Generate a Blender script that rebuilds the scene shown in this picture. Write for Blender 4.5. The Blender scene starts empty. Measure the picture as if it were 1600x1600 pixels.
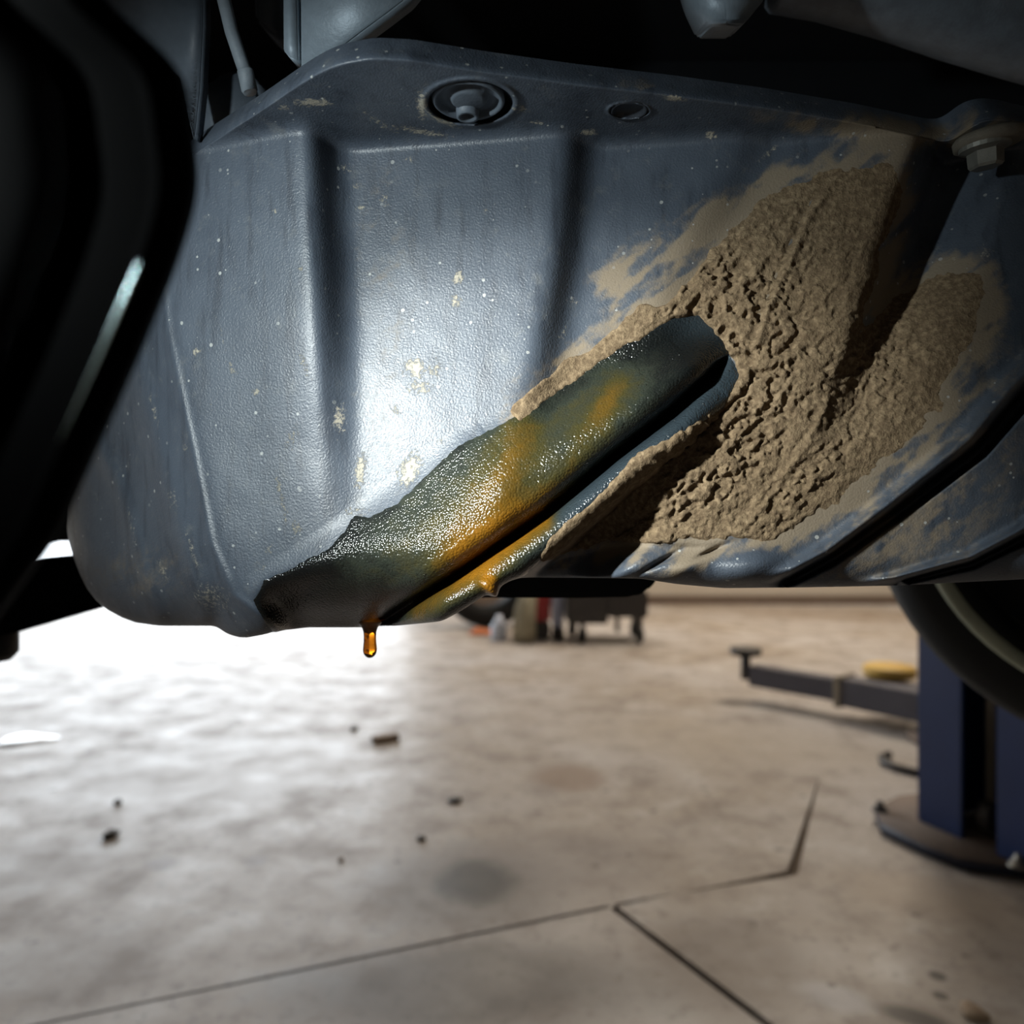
import bpy, bmesh, math, random
import numpy as np
from mathutils import Vector, Matrix

# ------------------------------------------------------------------ camera, world, lights, exposure
SC = bpy.context.scene
COL = SC.collection
FPX = 1200.0          # focal length in pixels of the 1600 px frame
CZ = 1.0              # camera height above the workshop floor
cam_d = bpy.data.cameras.new('camera')
cam_d.sensor_width = 36.0
cam_d.lens = 36.0 * FPX / 1600.0
cam_d.clip_start = 0.01
cam_d.clip_end = 200
cam_d.dof.use_dof = True
cam_d.dof.focus_distance = 0.445
cam_d.dof.aperture_fstop = 4.8
cam = bpy.data.objects.new('camera', cam_d)
cam.location = (0, 0, CZ)
cam.rotation_euler = (math.radians(90), 0, 0)
COL.objects.link(cam)
SC.camera = cam

SC.view_settings.view_transform = 'Standard'
SC.view_settings.look = 'None'
SC.view_settings.gamma = 1.0
SC.view_settings.exposure = 0.0
SC.view_settings.use_curve_mapping = False

world = bpy.data.worlds.new('daylight')
SC.world = world
world.use_nodes = True
wb = world.node_tree.nodes['Background']
wb.inputs['Color'].default_value = (0.86, 0.93, 1.0, 1)
wb.inputs['Strength'].default_value = 6.3


def light(name, kind, loc, target, energy, color, **kw):
    d = bpy.data.lights.new(name, kind)
    d.energy = energy
    d.color = color
    for k, v in kw.items():
        setattr(d, k, v)
    o = bpy.data.objects.new(name, d)
    o.location = loc
    o.rotation_euler = (Vector(target) - Vector(loc)).to_track_quat('-Z', 'Y').to_euler()
    COL.objects.link(o)
    return o


# the inspection torch held to the left of the camera
TORCH, AIM = (-0.28, 0.16, 1.16), (0.000, 0.43, 1.045)
light('torch_spill', 'SPOT', TORCH, (-0.075, 0.43, 1.06), 8.3, (0.90, 1.0, 1.0), spot_size=math.radians(106), spot_blend=1.0, shadow_soft_size=0.012)
light('torch_hotspot', 'SPOT', TORCH, AIM, 22.0, (0.97, 1.0, 0.95), spot_size=math.radians(42), spot_blend=1.0, shadow_soft_size=0.012)
# unseen ceiling lights, added to light the floor
for lx, ly, e in ((2.9, 6.0, 150), (-2.2, 6.4, 24), (0.5, 7.0, 75)):
    light('ceiling_fill', 'AREA', (lx, ly, 4.3), (lx, ly, 0), e, (1.0, 0.86, 0.70), shape='RECTANGLE', size=1.5, size_y=0.3)
# daylight through the open door
pd = light('door_portal', 'AREA', (-4.0, 8.28, 1.7), (-4.0, 0, 1.7), 1.0, (1, 1, 1), shape='RECTANGLE', size=5.6, size_y=3.4)
pd.data.cycles.is_portal = True


def P(u, v, d):
    return Vector(((u - 800.0) / FPX * d, d, CZ + (800.0 - v) / FPX * d))


def FL(u, v, z=0.0):
    d = (CZ - z) * FPX / (v - 800.0)
    return Vector(((u - 800.0) / FPX * d, d, z))


# ------------------------------------------------------------------ materials
def mat(name):
    m = bpy.data.materials.new(name)
    m.use_nodes = True
    nt = m.node_tree
    b = nt.nodes['Principled BSDF']
    return m, nt, b


def N(nt, t, **kw):
    n = nt.nodes.new(t)
    for k, v in kw.items():
        if k.startswith('i_'):
            n.inputs[k[2:].replace('_', ' ')].default_value = v
        else:
            setattr(n, k, v)
    return n


def L(nt, a, ao, b, bi):
    nt.links.new(a.outputs[ao], b.inputs[bi])


def math_n(nt, op, a, b=None, c=None, clamp=False):
    n = nt.nodes.new('ShaderNodeMath')
    n.operation = op
    n.use_clamp = clamp
    for i, x in enumerate((a, b, c)):
        if x is None:
            continue
        if isinstance(x, (int, float)):
            n.inputs[i].default_value = x
        else:
            nt.links.new(x, n.inputs[i])
    return n.outputs[0]


def smooth(nt, x, lo, hi):
    n = nt.nodes.new('ShaderNodeMapRange')
    n.interpolation_type = 'SMOOTHSTEP'
    nt.links.new(x, n.inputs[0])
    n.inputs[1].default_value = lo
    n.inputs[2].default_value = hi
    return n.outputs[0]


def mixc(nt, f, a, b):
    n = nt.nodes.new('ShaderNodeMix')
    n.data_type = 'RGBA'
    if isinstance(f, (int, float)):
        n.inputs[0].default_value = f
    else:
        nt.links.new(f, n.inputs[0])
    for i, x in ((6, a), (7, b)):
        if isinstance(x, tuple):
            n.inputs[i].default_value = (*x, 1)
        else:
            nt.links.new(x, n.inputs[i])
    return n.outputs[2]


def noise(nt, scale, detail=3.0, rough=0.55, vec=None, out=0):
    n = nt.nodes.new('ShaderNodeTexNoise')
    n.inputs['Scale'].default_value = scale
    n.inputs['Detail'].default_value = detail
    n.inputs['Roughness'].default_value = rough
    if vec is not None:
        nt.links.new(vec, n.inputs['Vector'])
    return n.outputs[out]


def voro(nt, scale, vec=None, feature='F1', rnd=1.0):
    n = nt.nodes.new('ShaderNodeTexVoronoi')
    n.feature = feature
    n.inputs['Scale'].default_value = scale
    n.inputs['Randomness'].default_value = rnd
    if vec is not None:
        nt.links.new(vec, n.inputs['Vector'])
    return n


def objco(nt):
    return nt.nodes.new('ShaderNodeTexCoord').outputs['Object']


def attr(nt, name):
    n = nt.nodes.new('ShaderNodeAttribute')
    n.attribute_name = name
    return n.outputs['Fac']


def bump(nt, b, h, dist, strength=1.0):
    n = nt.nodes.new('ShaderNodeBump')
    n.inputs['Strength'].default_value = strength
    n.inputs['Distance'].default_value = dist
    nt.links.new(h, n.inputs['Height'])
    nt.links.new(n.outputs[0], b.inputs['Normal'])


def setp(b, color=None, rough=None, metal=None, spec=None, **kw):
    if color is not None:
        b.inputs['Base Color'].default_value = (*color, 1)
    if rough is not None:
        b.inputs['Roughness'].default_value = rough
    if metal is not None:
        b.inputs['Metallic'].default_value = metal
    if spec is not None:
        b.inputs['Specular IOR Level'].default_value = spec
    for k, v in kw.items():
        b.inputs[k.replace('_', ' ')].default_value = v


def simple(name, color, rough=0.5, metal=0.0, spec=0.5, var=0.25, scale=40.0, bd=0.0):
    """procedural paint/rubber/metal: a base colour with mottled wear and fine relief"""
    m, nt, b = mat(name)
    setp(b, color, rough, metal, spec)
    co = objco(nt)
    n = noise(nt, scale, 4, 0.6, co)
    lo = tuple(c * (1 - var) for c in color)
    hi = tuple(min(1, c * (1 + var)) for c in color)
    nt.links.new(mixc(nt, n, lo, hi), b.inputs['Base Color'])
    if bd:
        bump(nt, b, noise(nt, scale * 8, 3, 0.6, co), bd, 0.6)
    return m


def make_shell_mat():
    m, nt, b = mat('grained_grey_plastic')
    co = objco(nt)
    dust, chalk = attr(nt, 'dust'), attr(nt, 'chalk')
    n1 = noise(nt, 30, 5, 0.6, co)
    n2 = noise(nt, 230, 5, 0.7, co)
    n4 = noise(nt, 420, 5, 0.75, co)
    base = mixc(nt, n1, (0.034, 0.044, 0.062), (0.074, 0.090, 0.114))
    mp = nt.nodes.new('ShaderNodeMapping')
    mp.inputs['Scale'].default_value = (1.0, 1.0, 0.16)
    nt.links.new(co, mp.inputs[0])
    st = noise(nt, 110, 5, 0.65, mp.outputs[0])
    base = mixc(nt, math_n(nt, 'MULTIPLY', smooth(nt, st, 0.48, 0.72), 0.55), base, (0.017, 0.021, 0.030))
    base = mixc(nt, math_n(nt, 'MULTIPLY', smooth(nt, noise(nt, 75, 6, 0.7, co), 0.55, 0.75), 0.40), base, (0.13, 0.135, 0.135))
    # tan dust film, broken up by noise
    dn = math_n(nt, 'ADD', dust, math_n(nt, 'MULTIPLY', math_n(nt, 'SUBTRACT', n2, 0.5), 0.9))
    df = math_n(nt, 'MULTIPLY', smooth(nt, dn, 0.15, 0.95), 0.85)
    c = mixc(nt, df, base, (0.20, 0.155, 0.102))
    # chalky dried splashes with a drawn shape
    cn = math_n(nt, 'ADD', chalk, math_n(nt, 'MULTIPLY', math_n(nt, 'SUBTRACT', n4, 0.5), 2.6))
    cf = math_n(nt, 'MULTIPLY', smooth(nt, cn, 0.45, 0.85), smooth(nt, chalk, 0.06, 0.35))
    c = mixc(nt, math_n(nt, 'MULTIPLY', cf, 0.85), c, (0.34, 0.31, 0.245))
    # fine pale specks flung over the plastic
    vr = voro(nt, 150, co)
    sp = nt.nodes.new('ShaderNodeSeparateColor')
    nt.links.new(vr.outputs['Color'], sp.inputs[0])
    pick = math_n(nt, 'LESS_THAN', sp.outputs[0], 0.58)
    rad = math_n(nt, 'MULTIPLY_ADD', sp.outputs[1], 0.15, 0.03)
    sf = math_n(nt, 'MULTIPLY', math_n(nt, 'LESS_THAN', vr.outputs['Distance'], rad), pick)
    zone = smooth(nt, noise(nt, 16, 2, 0.5, co), 0.34, 0.56)
    sf = math_n(nt, 'MULTIPLY', sf, zone)
    c = mixc(nt, math_n(nt, 'MULTIPLY', sf, 0.8), c, (0.33, 0.34, 0.33))
    nt.links.new(c, b.inputs['Base Color'])
    r = math_n(nt, 'MULTIPLY_ADD', n2, 0.16, 0.36)
    r = math_n(nt, 'ADD', r, math_n(nt, 'MULTIPLY', df, 0.40))
    r = math_n(nt, 'ADD', r, math_n(nt, 'MULTIPLY', cf, 0.3), clamp=True)
    nt.links.new(r, b.inputs['Roughness'])
    g = noise(nt, 850, 2, 0.5, co)
    h = math_n(nt, 'ADD', math_n(nt, 'MULTIPLY', g, 1.0), math_n(nt, 'MULTIPLY', cf, 0.8))
    h = math_n(nt, 'ADD', h, math_n(nt, 'MULTIPLY', sf, 0.8))
    bump(nt, b, h, 0.0006, 0.5)
    return m


def make_mud_mat():
    m, nt, b = mat('dried_mud')
    co = objco(nt)
    n1 = noise(nt, 26, 5, 0.6, co)
    n2 = noise(nt, 300, 5, 0.65, co)
    c = mixc(nt, n1, (0.175, 0.122, 0.070), (0.320, 0.240, 0.150))
    c = mixc(nt, smooth(nt, n2, 0.35, 0.75), (0.115, 0.08, 0.048), c)
    nt.links.new(c, b.inputs['Base Color'])
    setp(b, rough=0.95, spec=0.15)
    h = math_n(nt, 'ADD', n2, math_n(nt, 'MULTIPLY', noise(nt, 900, 3, 0.6, co), 0.5))
    bump(nt, b, h, 0.0016, 0.8)
    return m


def make_oil_mat():
    m, nt, b = mat('wet_engine_oil')
    co = objco(nt)
    a = attr(nt, 'amber')
    n1 = noise(nt, 90, 5, 0.6, co)
    aa = math_n(nt, 'ADD', a, math_n(nt, 'MULTIPLY', math_n(nt, 'SUBTRACT', n1, 0.5), 0.55), clamp=True)
    aa = math_n(nt, 'MULTIPLY', aa, smooth(nt, a, 0.0, 0.15))
    ramp = nt.nodes.new('ShaderNodeValToRGB')
    e = ramp.color_ramp.elements
    e[0].position, e[0].color = 0.0, (0.006, 0.007, 0.007, 1)
    e[1].position, e[1].color = 1.0, (0.19, 0.080, 0.006, 1)
    for p_, c_ in ((0.22, (0.020, 0.024, 0.018, 1)), (0.45, (0.036, 0.031, 0.010, 1)), (0.72, (0.085, 0.046, 0.006, 1))):
        x = e.new(p_)
        x.color = c_
    nt.links.new(aa, ramp.inputs[0])
    blue = attr(nt, 'blue')
    c = mixc(nt, blue, ramp.outputs[0], (0.024, 0.034, 0.042))
    nt.links.new(c, b.inputs['Base Color'])
    setp(b, rough=0.20, spec=0.5)
    # beaded surface of the film: fine beads over the moulded grain, larger pin drops here and there
    v1 = voro(nt, 760, co)
    v1d = math_n(nt, 'MULTIPLY', v1.outputs['Distance'], v1.outputs['Distance'])
    v2 = voro(nt, 240, co)
    sp = nt.nodes.new('ShaderNodeSeparateColor')
    nt.links.new(v2.outputs['Color'], sp.inputs[0])
    big = math_n(nt, 'MULTIPLY', math_n(nt, 'LESS_THAN', sp.outputs[0], 0.30),
                 math_n(nt, 'SUBTRACT', 1.0, smooth(nt, v2.outputs['Distance'], 0.02, 0.16)))
    h = math_n(nt, 'ADD', math_n(nt, 'MULTIPLY', v1d, -1.3), math_n(nt, 'MULTIPLY', big, 3.0))
    h = math_n(nt, 'ADD', h, math_n(nt, 'MULTIPLY', n1, 0.3))
    bump(nt, b, h, 0.00042, 0.7)
    return m


def make_drop_mat():
    m, nt, b = mat('amber_oil')
    setp(b, (0.62, 0.20, 0.008), 0.02, 0, 0.5)
    b.inputs['Transmission Weight'].default_value = 1.0
    b.inputs['IOR'].default_value = 1.47
    n = noise(nt, 200, 2, 0.5, objco(nt))
    nt.links.new(mixc(nt, n, (0.50, 0.14, 0.005), (0.66, 0.22, 0.010)), b.inputs['Base Color'])
    return m


def make_floor_mat():
    m, nt, b = mat('stained_concrete')
    co = nt.nodes.new('ShaderNodeNewGeometry').outputs['Position']
    n1 = noise(nt, 0.9, 6, 0.6, co)
    n2 = noise(nt, 5.0, 6, 0.62, co)
    n3 = noise(nt, 28.0, 4, 0.6, co)
    c = mixc(nt, smooth(nt, n1, 0.32, 0.66), (0.34, 0.285, 0.23), (0.46, 0.43, 0.41))
    c = mixc(nt, math_n(nt, 'MULTIPLY', smooth(nt, n2, 0.48, 0.66), 0.60), c, (0.19, 0.150, 0.120))
    c = mixc(nt, math_n(nt, 'MULTIPLY', smooth(nt, n2, 0.48, 0.32), 0.55), c, (0.56, 0.55, 0.53))
    c = mixc(nt, math_n(nt, 'MULTIPLY', smooth(nt, n3, 0.54, 0.66), 0.40), c, (0.15, 0.125, 0.105))

    def stain(px, py, rx, ry, rot, col, amt, wob=0.6):  # oval floor mark: real stains, plus one patch of painted shade
        nonlocal c
        mp = nt.nodes.new('ShaderNodeMapping')
        mp.vector_type = 'TEXTURE'
        mp.inputs['Location'].default_value = (px, py, 0)
        mp.inputs['Rotation'].default_value = (0, 0, rot)
        mp.inputs['Scale'].default_value = (rx, ry, 1)
        nt.links.new(co, mp.inputs[0])
        ln = nt.nodes.new('ShaderNodeVectorMath')
        ln.operation = 'LENGTH'
        nt.links.new(mp.outputs[0], ln.inputs[0])
        w = math_n(nt, 'ADD', ln.outputs['Value'], math_n(nt, 'MULTIPLY', math_n(nt, 'SUBTRACT', n2, 0.5), wob * 2))
        f = math_n(nt, 'MULTIPLY', math_n(nt, 'SUBTRACT', 1.0, smooth(nt, w, 0.45, 1.10)), amt)
        c = mixc(nt, f, c, col)
    for (u, v, ru, rv, col, amt) in (
            (720, 1385, 190, 90, (0.11, 0.095, 0.08), 0.6),
            (885, 1215, 70, 26, (0.22, 0.150, 0.105), 0.75),
            (720, 1540, 360, 90, (0.10, 0.088, 0.075), 0.75),  # shade at the bottom centre, painted dark into the floor colour
            (1130, 1500, 150, 90, (0.15, 0.115, 0.09), 0.6),
            (880, 1340, 190, 60, (0.21, 0.185, 0.175), 0.5),
            (1310, 1560, 70, 26, (0.50, 0.49, 0.50), 0.7),
            (1430, 1590, 70, 18, (0.03, 0.025, 0.02), 0.9),
            (1465, 1525, 16, 8, (0.04, 0.035, 0.025), 0.9),
            (1470, 1556, 14, 7, (0.05, 0.04, 0.03), 0.9),
            (1150, 1160, 300, 50, (0.40, 0.35, 0.29), 0.5),
            (60, 1350, 160, 50, (0.24, 0.20, 0.16), 0.55),
            (110, 1500, 160, 60, (0.25, 0.21, 0.17), 0.5),
            (330, 1200, 260, 90, (0.56, 0.56, 0.57), 0.6),
            (250, 1350, 30, 12, (0.13, 0.10, 0.10), 0.5),
            (400, 1345, 22, 9, (0.13, 0.10, 0.10), 0.5),
            (1450, 1400, 170, 40, (0.36, 0.29, 0.22), 0.6),
            (1300, 960, 220, 14, (0.25, 0.18, 0.12), 0.5),
            (745, 1376, 80, 40, (0.025, 0.023, 0.017), 0.97)):
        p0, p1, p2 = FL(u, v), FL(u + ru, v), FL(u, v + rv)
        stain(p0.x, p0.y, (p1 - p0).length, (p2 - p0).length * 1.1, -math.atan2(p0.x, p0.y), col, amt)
    # small dark pits and drips
    v = voro(nt, 9.0, co)
    sp = nt.nodes.new('ShaderNodeSeparateColor')
    nt.links.new(v.outputs['Color'], sp.inputs[0])
    f = math_n(nt, 'MULTIPLY', math_n(nt, 'LESS_THAN', sp.outputs[0], 0.30), math_n(nt, 'LESS_THAN', v.outputs['Distance'], 0.12))
    c = mixc(nt, math_n(nt, 'MULTIPLY', f, 0.6), c, (0.09, 0.078, 0.07))
    nt.links.new(c, b.inputs['Base Color'])
    r = math_n(nt, 'MULTIPLY_ADD', n2, 0.50, 0.22, clamp=True)
    nt.links.new(r, b.inputs['Roughness'])
    setp(b, spec=0.42)
    bump(nt, b, n2, 0.003, 0.10)
    return m


M = {}
M['shell'] = make_shell_mat()
M['mud'] = make_mud_mat()
M['oil'] = make_oil_mat()
M['drop'] = make_drop_mat()
M['floor'] = make_floor_mat()
M['black'] = simple('matte_black_rubber', (0.006, 0.006, 0.007), 0.55, 0, 0.25, 0.4, 60, 0.0003)
M['arm'] = simple('black_painted_steel', (0.0010, 0.0010, 0.0013), 0.8, 0, 0.02, 0.5, 30)
M['under'] = simple('dark_underseal', (0.006, 0.007, 0.009), 0.8, 0, 0.2, 0.4, 20)
M['bracket'] = simple('dusty_grey_steel', (0.17, 0.21, 0.25), 0.5, 0.2, 0.4, 0.45, 45, 0.0004)
M['linerm'] = simple('dusty_black_plastic', (0.075, 0.092, 0.115), 0.55, 0, 0.4, 0.5, 40, 0.0004)
M['hose'] = simple('grey_rubber_hose', (0.13, 0.155, 0.18), 0.6, 0, 0.4, 0.3, 90, 0.0003)
M['beam'] = simple('speckled_grey_casting', (0.10, 0.12, 0.145), 0.5, 0.1, 0.5, 0.6, 70, 0.0006)
M['bolt'] = simple('weathered_zinc_bolt', (0.20, 0.20, 0.18), 0.5, 0.5, 0.5, 0.35, 160, 0.0003)
M['washer'] = simple('muddy_steel_washer', (0.14, 0.125, 0.10), 0.75, 0.1, 0.3, 0.4, 130, 0.0004)
M['plug'] = simple('dark_plastic_plug', (0.022, 0.026, 0.034), 0.5, 0, 0.4, 0.3, 90)
M['tyre'] = simple('tyre_rubber', (0.006, 0.0075, 0.0075), 0.65, 0, 0.35, 0.3, 30)
M['rim'] = simple('dull_wheel_rim', (0.50, 0.54, 0.42), 0.6, 0.0, 0.5, 0.3, 20)
M['blue'] = simple('blue_lift_paint', (0.006, 0.024, 0.10), 0.42, 0, 0.5, 0.25, 12)
M['bluedark'] = simple('dark_blue_plate_paint', (0.012, 0.016, 0.035), 0.5, 0, 0.4, 0.3, 12)
M['dustyplate'] = simple('dust_covered_plate', (0.16, 0.12, 0.095), 0.7, 0, 0.3, 0.3, 14)
M['greyarm'] = simple('grey_lift_paint', (0.10, 0.10, 0.125), 0.5, 0.1, 0.5, 0.25, 10)
M['glint'] = simple('glint_steel', (0.66, 0.86, 0.88), 0.26, 1.0, 0.5, 0.1, 60)  # near-white metal that draws the arm's highlight streak
M['steel'] = simple('oiled_steel', (0.30, 0.28, 0.24), 0.35, 0.8, 0.5, 0.2, 20)
M['yellow'] = simple('yellow_pad', (0.70, 0.45, 0.10), 0.55, 0, 0.4, 0.2, 20)
M['red'] = simple('red_plastic', (0.45, 0.035, 0.04), 0.45, 0, 0.5, 0.2, 12)
M['palejug'] = simple('pale_blue_plastic', (0.36, 0.40, 0.55), 0.4, 0, 0.5, 0.2, 12)
M['cream'] = simple('cream_canvas', (0.36, 0.33, 0.24), 0.8, 0, 0.3, 0.2, 12)
M['cart'] = simple('grey_cart_paint', (0.055, 0.052, 0.050), 0.5, 0.2, 0.5, 0.3, 12)
M['wall'] = simple('pale_wall_paint', (0.55, 0.50, 0.43), 0.8, 0, 0.3, 0.08, 2)
M['ceiling'] = simple('grey_roof_sheet', (0.30, 0.30, 0.30), 0.8, 0, 0.3, 0.1, 2)
M['apron'] = simple('pale_concrete_apron', (0.45, 0.45, 0.45), 0.8, 0, 0.3, 0.1, 2)
M['debris'] = simple('dark_grit', (0.05, 0.042, 0.035), 0.7, 0, 0.4, 0.4, 60)
M['jointdirt'] = simple('dirt_packed_joint', (0.15, 0.12, 0.095), 0.9, 0, 0.2, 0.3, 30)
M['wood'] = simple('brown_scrap', (0.24, 0.17, 0.11), 0.7, 0, 0.3, 0.3, 60)
M['orange'] = simple('orange_plastic', (0.7, 0.22, 0.08), 0.5, 0, 0.4, 0.2, 30)
M['white'] = simple('reflection_white', (0.62, 0.68, 0.80), 0.45, 0, 0.5, 0.1, 30)
mw, ntw, bw = mat('spilt_water')
setp(bw, (0.5, 0.5, 0.52), 0.03, 0, 0.8)
ntw.links.new(mixc(ntw, noise(ntw, 20, 2, 0.5, objco(ntw)), (0.45, 0.45, 0.47), (0.55, 0.55, 0.57)), bw.inputs['Base Color'])
M['water'] = mw


# ------------------------------------------------------------------ object helpers
def empty(name, loc=(0, 0, 0)):
    o = bpy.data.objects.new(name, None)
    o.location = loc
    COL.objects.link(o)
    return o


def tag(o, label=None, cat=None, group=None, kind=None):
    if label:
        o['label'] = label
    if cat:
        o['category'] = cat
    if group:
        o['group'] = group
    if kind:
        o['kind'] = kind
    return o


def parent(o, p):
    o.parent = p
    bpy_inv = Matrix.Translation(-world_loc(p))
    o.matrix_parent_inverse = bpy_inv
    return o


def world_loc(p):
    v = Vector(p.location)
    while p.parent:
        # a parented object keeps its own world location because of the inverse
        p = p.parent
    return v


def link_mesh(name, me, m, par=None, smooth_=True):
    o = bpy.data.objects.new(name, me)
    COL.objects.link(o)
    if m is not None:
        me.materials.append(m)
    if smooth_:
        me.polygons.foreach_set('use_smooth', [True] * len(me.polygons))
    if par is not None:
        parent(o, par)
    return o


def bm_obj(name, bm, m, par=None, smooth_=False):
    me = bpy.data.meshes.new(name)
    bmesh.ops.recalc_face_normals(bm, faces=bm.faces[:])
    bm.to_mesh(me)
    bm.free()
    return link_mesh(name, me, m, par, smooth_)


def bm_box(bm, c, s, R=None, bev=0.0):
    r = bmesh.ops.create_cube(bm, size=1.0)
    vs = r['verts']
    mtx = Matrix.Translation(Vector(c)) @ (R.to_4x4() if R is not None else Matrix.Identity(4)) @ Matrix.Diagonal((*s, 1))
    bmesh.ops.transform(bm, matrix=mtx, verts=vs)
    if bev:
        es = list({e for v in vs for e in v.link_edges})
        bmesh.ops.bevel(bm, geom=es, offset=bev, segments=2, affect='EDGES')


def box(name, c, s, m, par=None, R=None, bev=0.0):
    bm = bmesh.new()
    bm_box(bm, c, s, R, bev)
    return bm_obj(name, bm, m, par)


def prism(name, pts, off, m, par=None, bev=0.0, seg=3):
    """a plate: closed outline of 3-D points pushed along OFF, edges rounded"""
    bm = bmesh.new()
    vs = [bm.verts.new(p) for p in pts]
    f = bm.faces.new(vs)
    r = bmesh.ops.extrude_face_region(bm, geom=[f])
    nv = [g for g in r['geom'] if isinstance(g, bmesh.types.BMVert)]
    bmesh.ops.translate(bm, verts=nv, vec=Vector(off))
    if bev:
        bmesh.ops.bevel(bm, geom=bm.edges[:], offset=bev, segments=seg, affect='EDGES', clamp_overlap=True)
    return bm_obj(name, bm, m, par, smooth_=bool(bev))


def tube(name, pts, radii, m, par=None, n=20):
    pts = [Vector(p) for p in pts]
    if isinstance(radii, (int, float)):
        radii = [radii] * len(pts)
    bm = bmesh.new()
    rings = []
    up = Vector((0.13, 0.21, 0.97)).normalized()
    for i, p in enumerate(pts):
        t = (pts[min(i + 1, len(pts) - 1)] - pts[max(i - 1, 0)]).normalized()
        a = t.cross(up)
        if a.length < 1e-3:
            a = t.cross(Vector((1, 0, 0)))
        a.normalize()
        b2 = t.cross(a).normalized()
        rings.append([bm.verts.new(p + (a * math.cos(2 * math.pi * k / n) + b2 * math.sin(2 * math.pi * k / n)) * radii[i]) for k in range(n)])
    for r0, r1 in zip(rings, rings[1:]):
        for k in range(n):
            bm.faces.new((r0[k], r0[(k + 1) % n], r1[(k + 1) % n], r1[k]))
    bm.faces.new(rings[0])
    bm.faces.new(rings[-1])
    return bm_obj(name, bm, m, par, True)


def lathe(name, prof, c, axis, m, par=None, n=48, closed=False, smooth_=True):
    """PROF: (radius, along-axis) pairs"""
    q = Vector((0, 0, 1)).rotation_difference(Vector(axis).normalized())
    bm = bmesh.new()
    rings = []
    for r, h in prof:
        if r < 1e-7:
            rings.append([bm.verts.new(Vector(c) + q @ Vector((0, 0, h)))])
        else:
            rings.append([bm.verts.new(Vector(c) + q @ Vector((r * math.cos(2 * math.pi * k / n), r * math.sin(2 * math.pi * k / n), h))) for k in range(n)])
    pairs = list(zip(rings, rings[1:]))
    if closed:
        pairs.append((rings[-1], rings[0]))
    for r0, r1 in pairs:
        for k in range(n):
            a = [r0[k % len(r0)], r0[(k + 1) % len(r0)], r1[(k + 1) % len(r1)], r1[k % len(r1)]]
            a2 = []
            for x in a:
                if x not in a2:
                    a2.append(x)
            if len(a2) > 2:
                bm.faces.new(a2)
    return bm_obj(name, bm, m, par, smooth_)


# ------------------------------------------------------------------ the setting
WY = 8.3
room = dict(x0=-7.5, x1=6.5, y0=-4.0, y1=WY, h=4.6)


def slab(name, pts, par):
    """one cast floor slab, its arrises a little rounded, top at floor level"""
    return prism(name, [Vector((x, y, -0.12)) for x, y in pts], (0, 0, 0.12), M['floor'], par)


fl = box('floor', ((room['x0'] + room['x1']) / 2, (room['y0'] + WY + 0.15) / 2, -0.068), (room['x1'] - room['x0'], WY + 0.15 - room['y0'], 0.1), M['jointdirt'])
tag(fl, kind='structure')
jA, jB, jC, jD, jT = FL(110, 1600), FL(1240, 1365), FL(1280, 1215), FL(1200, 1600), FL(950, 1410)
d1 = (jB - jA).normalized()
far2 = jB + (jC - jB).normalized() * 0.90
g = 0.011
n1v = Vector((-d1.y, d1.x, 0))
lx0 = jA + d1 * ((room['x0'] - jA.x) / d1.x)
d3 = (jD - jT).normalized()
n3 = Vector((-d3.y, d3.x, 0))
end3 = jT + d3 * ((room['y0'] - jT.y) / d3.y)
d2 = (far2 - jB).normalized()
n2v = Vector((-d2.y, d2.x, 0))
# slab beyond the long joint and on the right, slit by the short joint
a = lx0 + n1v * g
b_ = jB + n1v * g + n2v * g
b2_ = jB - n2v * g
b3_ = jB - n1v * g * 0.8
c2_ = jT - n1v * g + n3 * g
e_ = end3 + n3 * g
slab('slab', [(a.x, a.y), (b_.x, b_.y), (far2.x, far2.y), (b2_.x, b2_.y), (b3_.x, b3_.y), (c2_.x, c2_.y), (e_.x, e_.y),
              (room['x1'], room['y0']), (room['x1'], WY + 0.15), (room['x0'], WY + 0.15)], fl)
# slab below the joint, left of the cross joint
a = lx0 - n1v * g
b_ = jT - n1v * g - n3 * g
e_ = end3 - n3 * g
slab('slab', [(room['x0'], room['y0']), (e_.x, e_.y), (b_.x, b_.y), (a.x, a.y)], fl)

dx0, dx1, dh = -6.8, -1.15, 3.4       # the open vehicle door in the far wall
tag(box('wall_far', ((dx1 + room['x1']) / 2, WY + 0.1, room['h'] / 2), (room['x1'] - dx1, 0.2, room['h']), M['wall']), kind='structure')
tag(box('wall_far_lintel', ((dx0 + dx1) / 2, WY + 0.1, (dh + room['h']) / 2), (dx1 - dx0, 0.2, room['h'] - dh), M['wall']), kind='structure')
tag(box('wall_far_pier', ((room['x0'] + dx0) / 2, WY + 0.1, room['h'] / 2), (dx0 - room['x0'], 0.2, room['h']), M['wall']), kind='structure')
tag(box('wall_left', (room['x0'] - 0.1, (room['y0'] + WY) / 2, room['h'] / 2), (0.2, WY - room['y0'] + 0.4, room['h']), M['wall']), kind='structure')
tag(box('wall_right', (room['x1'] + 0.1, (room['y0'] + WY) / 2, room['h'] / 2), (0.2, WY - room['y0'] + 0.4, room['h']), M['wall']), kind='structure')
tag(box('wall_near', ((room['x0'] + room['x1']) / 2, room['y0'] - 0.1, room['h'] / 2), (room['x1'] - room['x0'], 0.2, room['h']), M['wall']), kind='structure')
tag(box('ceiling', ((room['x0'] + room['x1']) / 2, (room['y0'] + WY) / 2, room['h'] + 0.1), (room['x1'] - room['x0'] + 0.4, WY - room['y0'] + 0.4, 0.2), M['ceiling']), kind='structure')
tag(box('baseboard_far', ((dx1 + room['x1']) / 2, WY - 0.012, 0.05), (room['x1'] - dx1, 0.024, 0.10), M['dustyplate'], bev=0.004), kind='structure')
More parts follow.
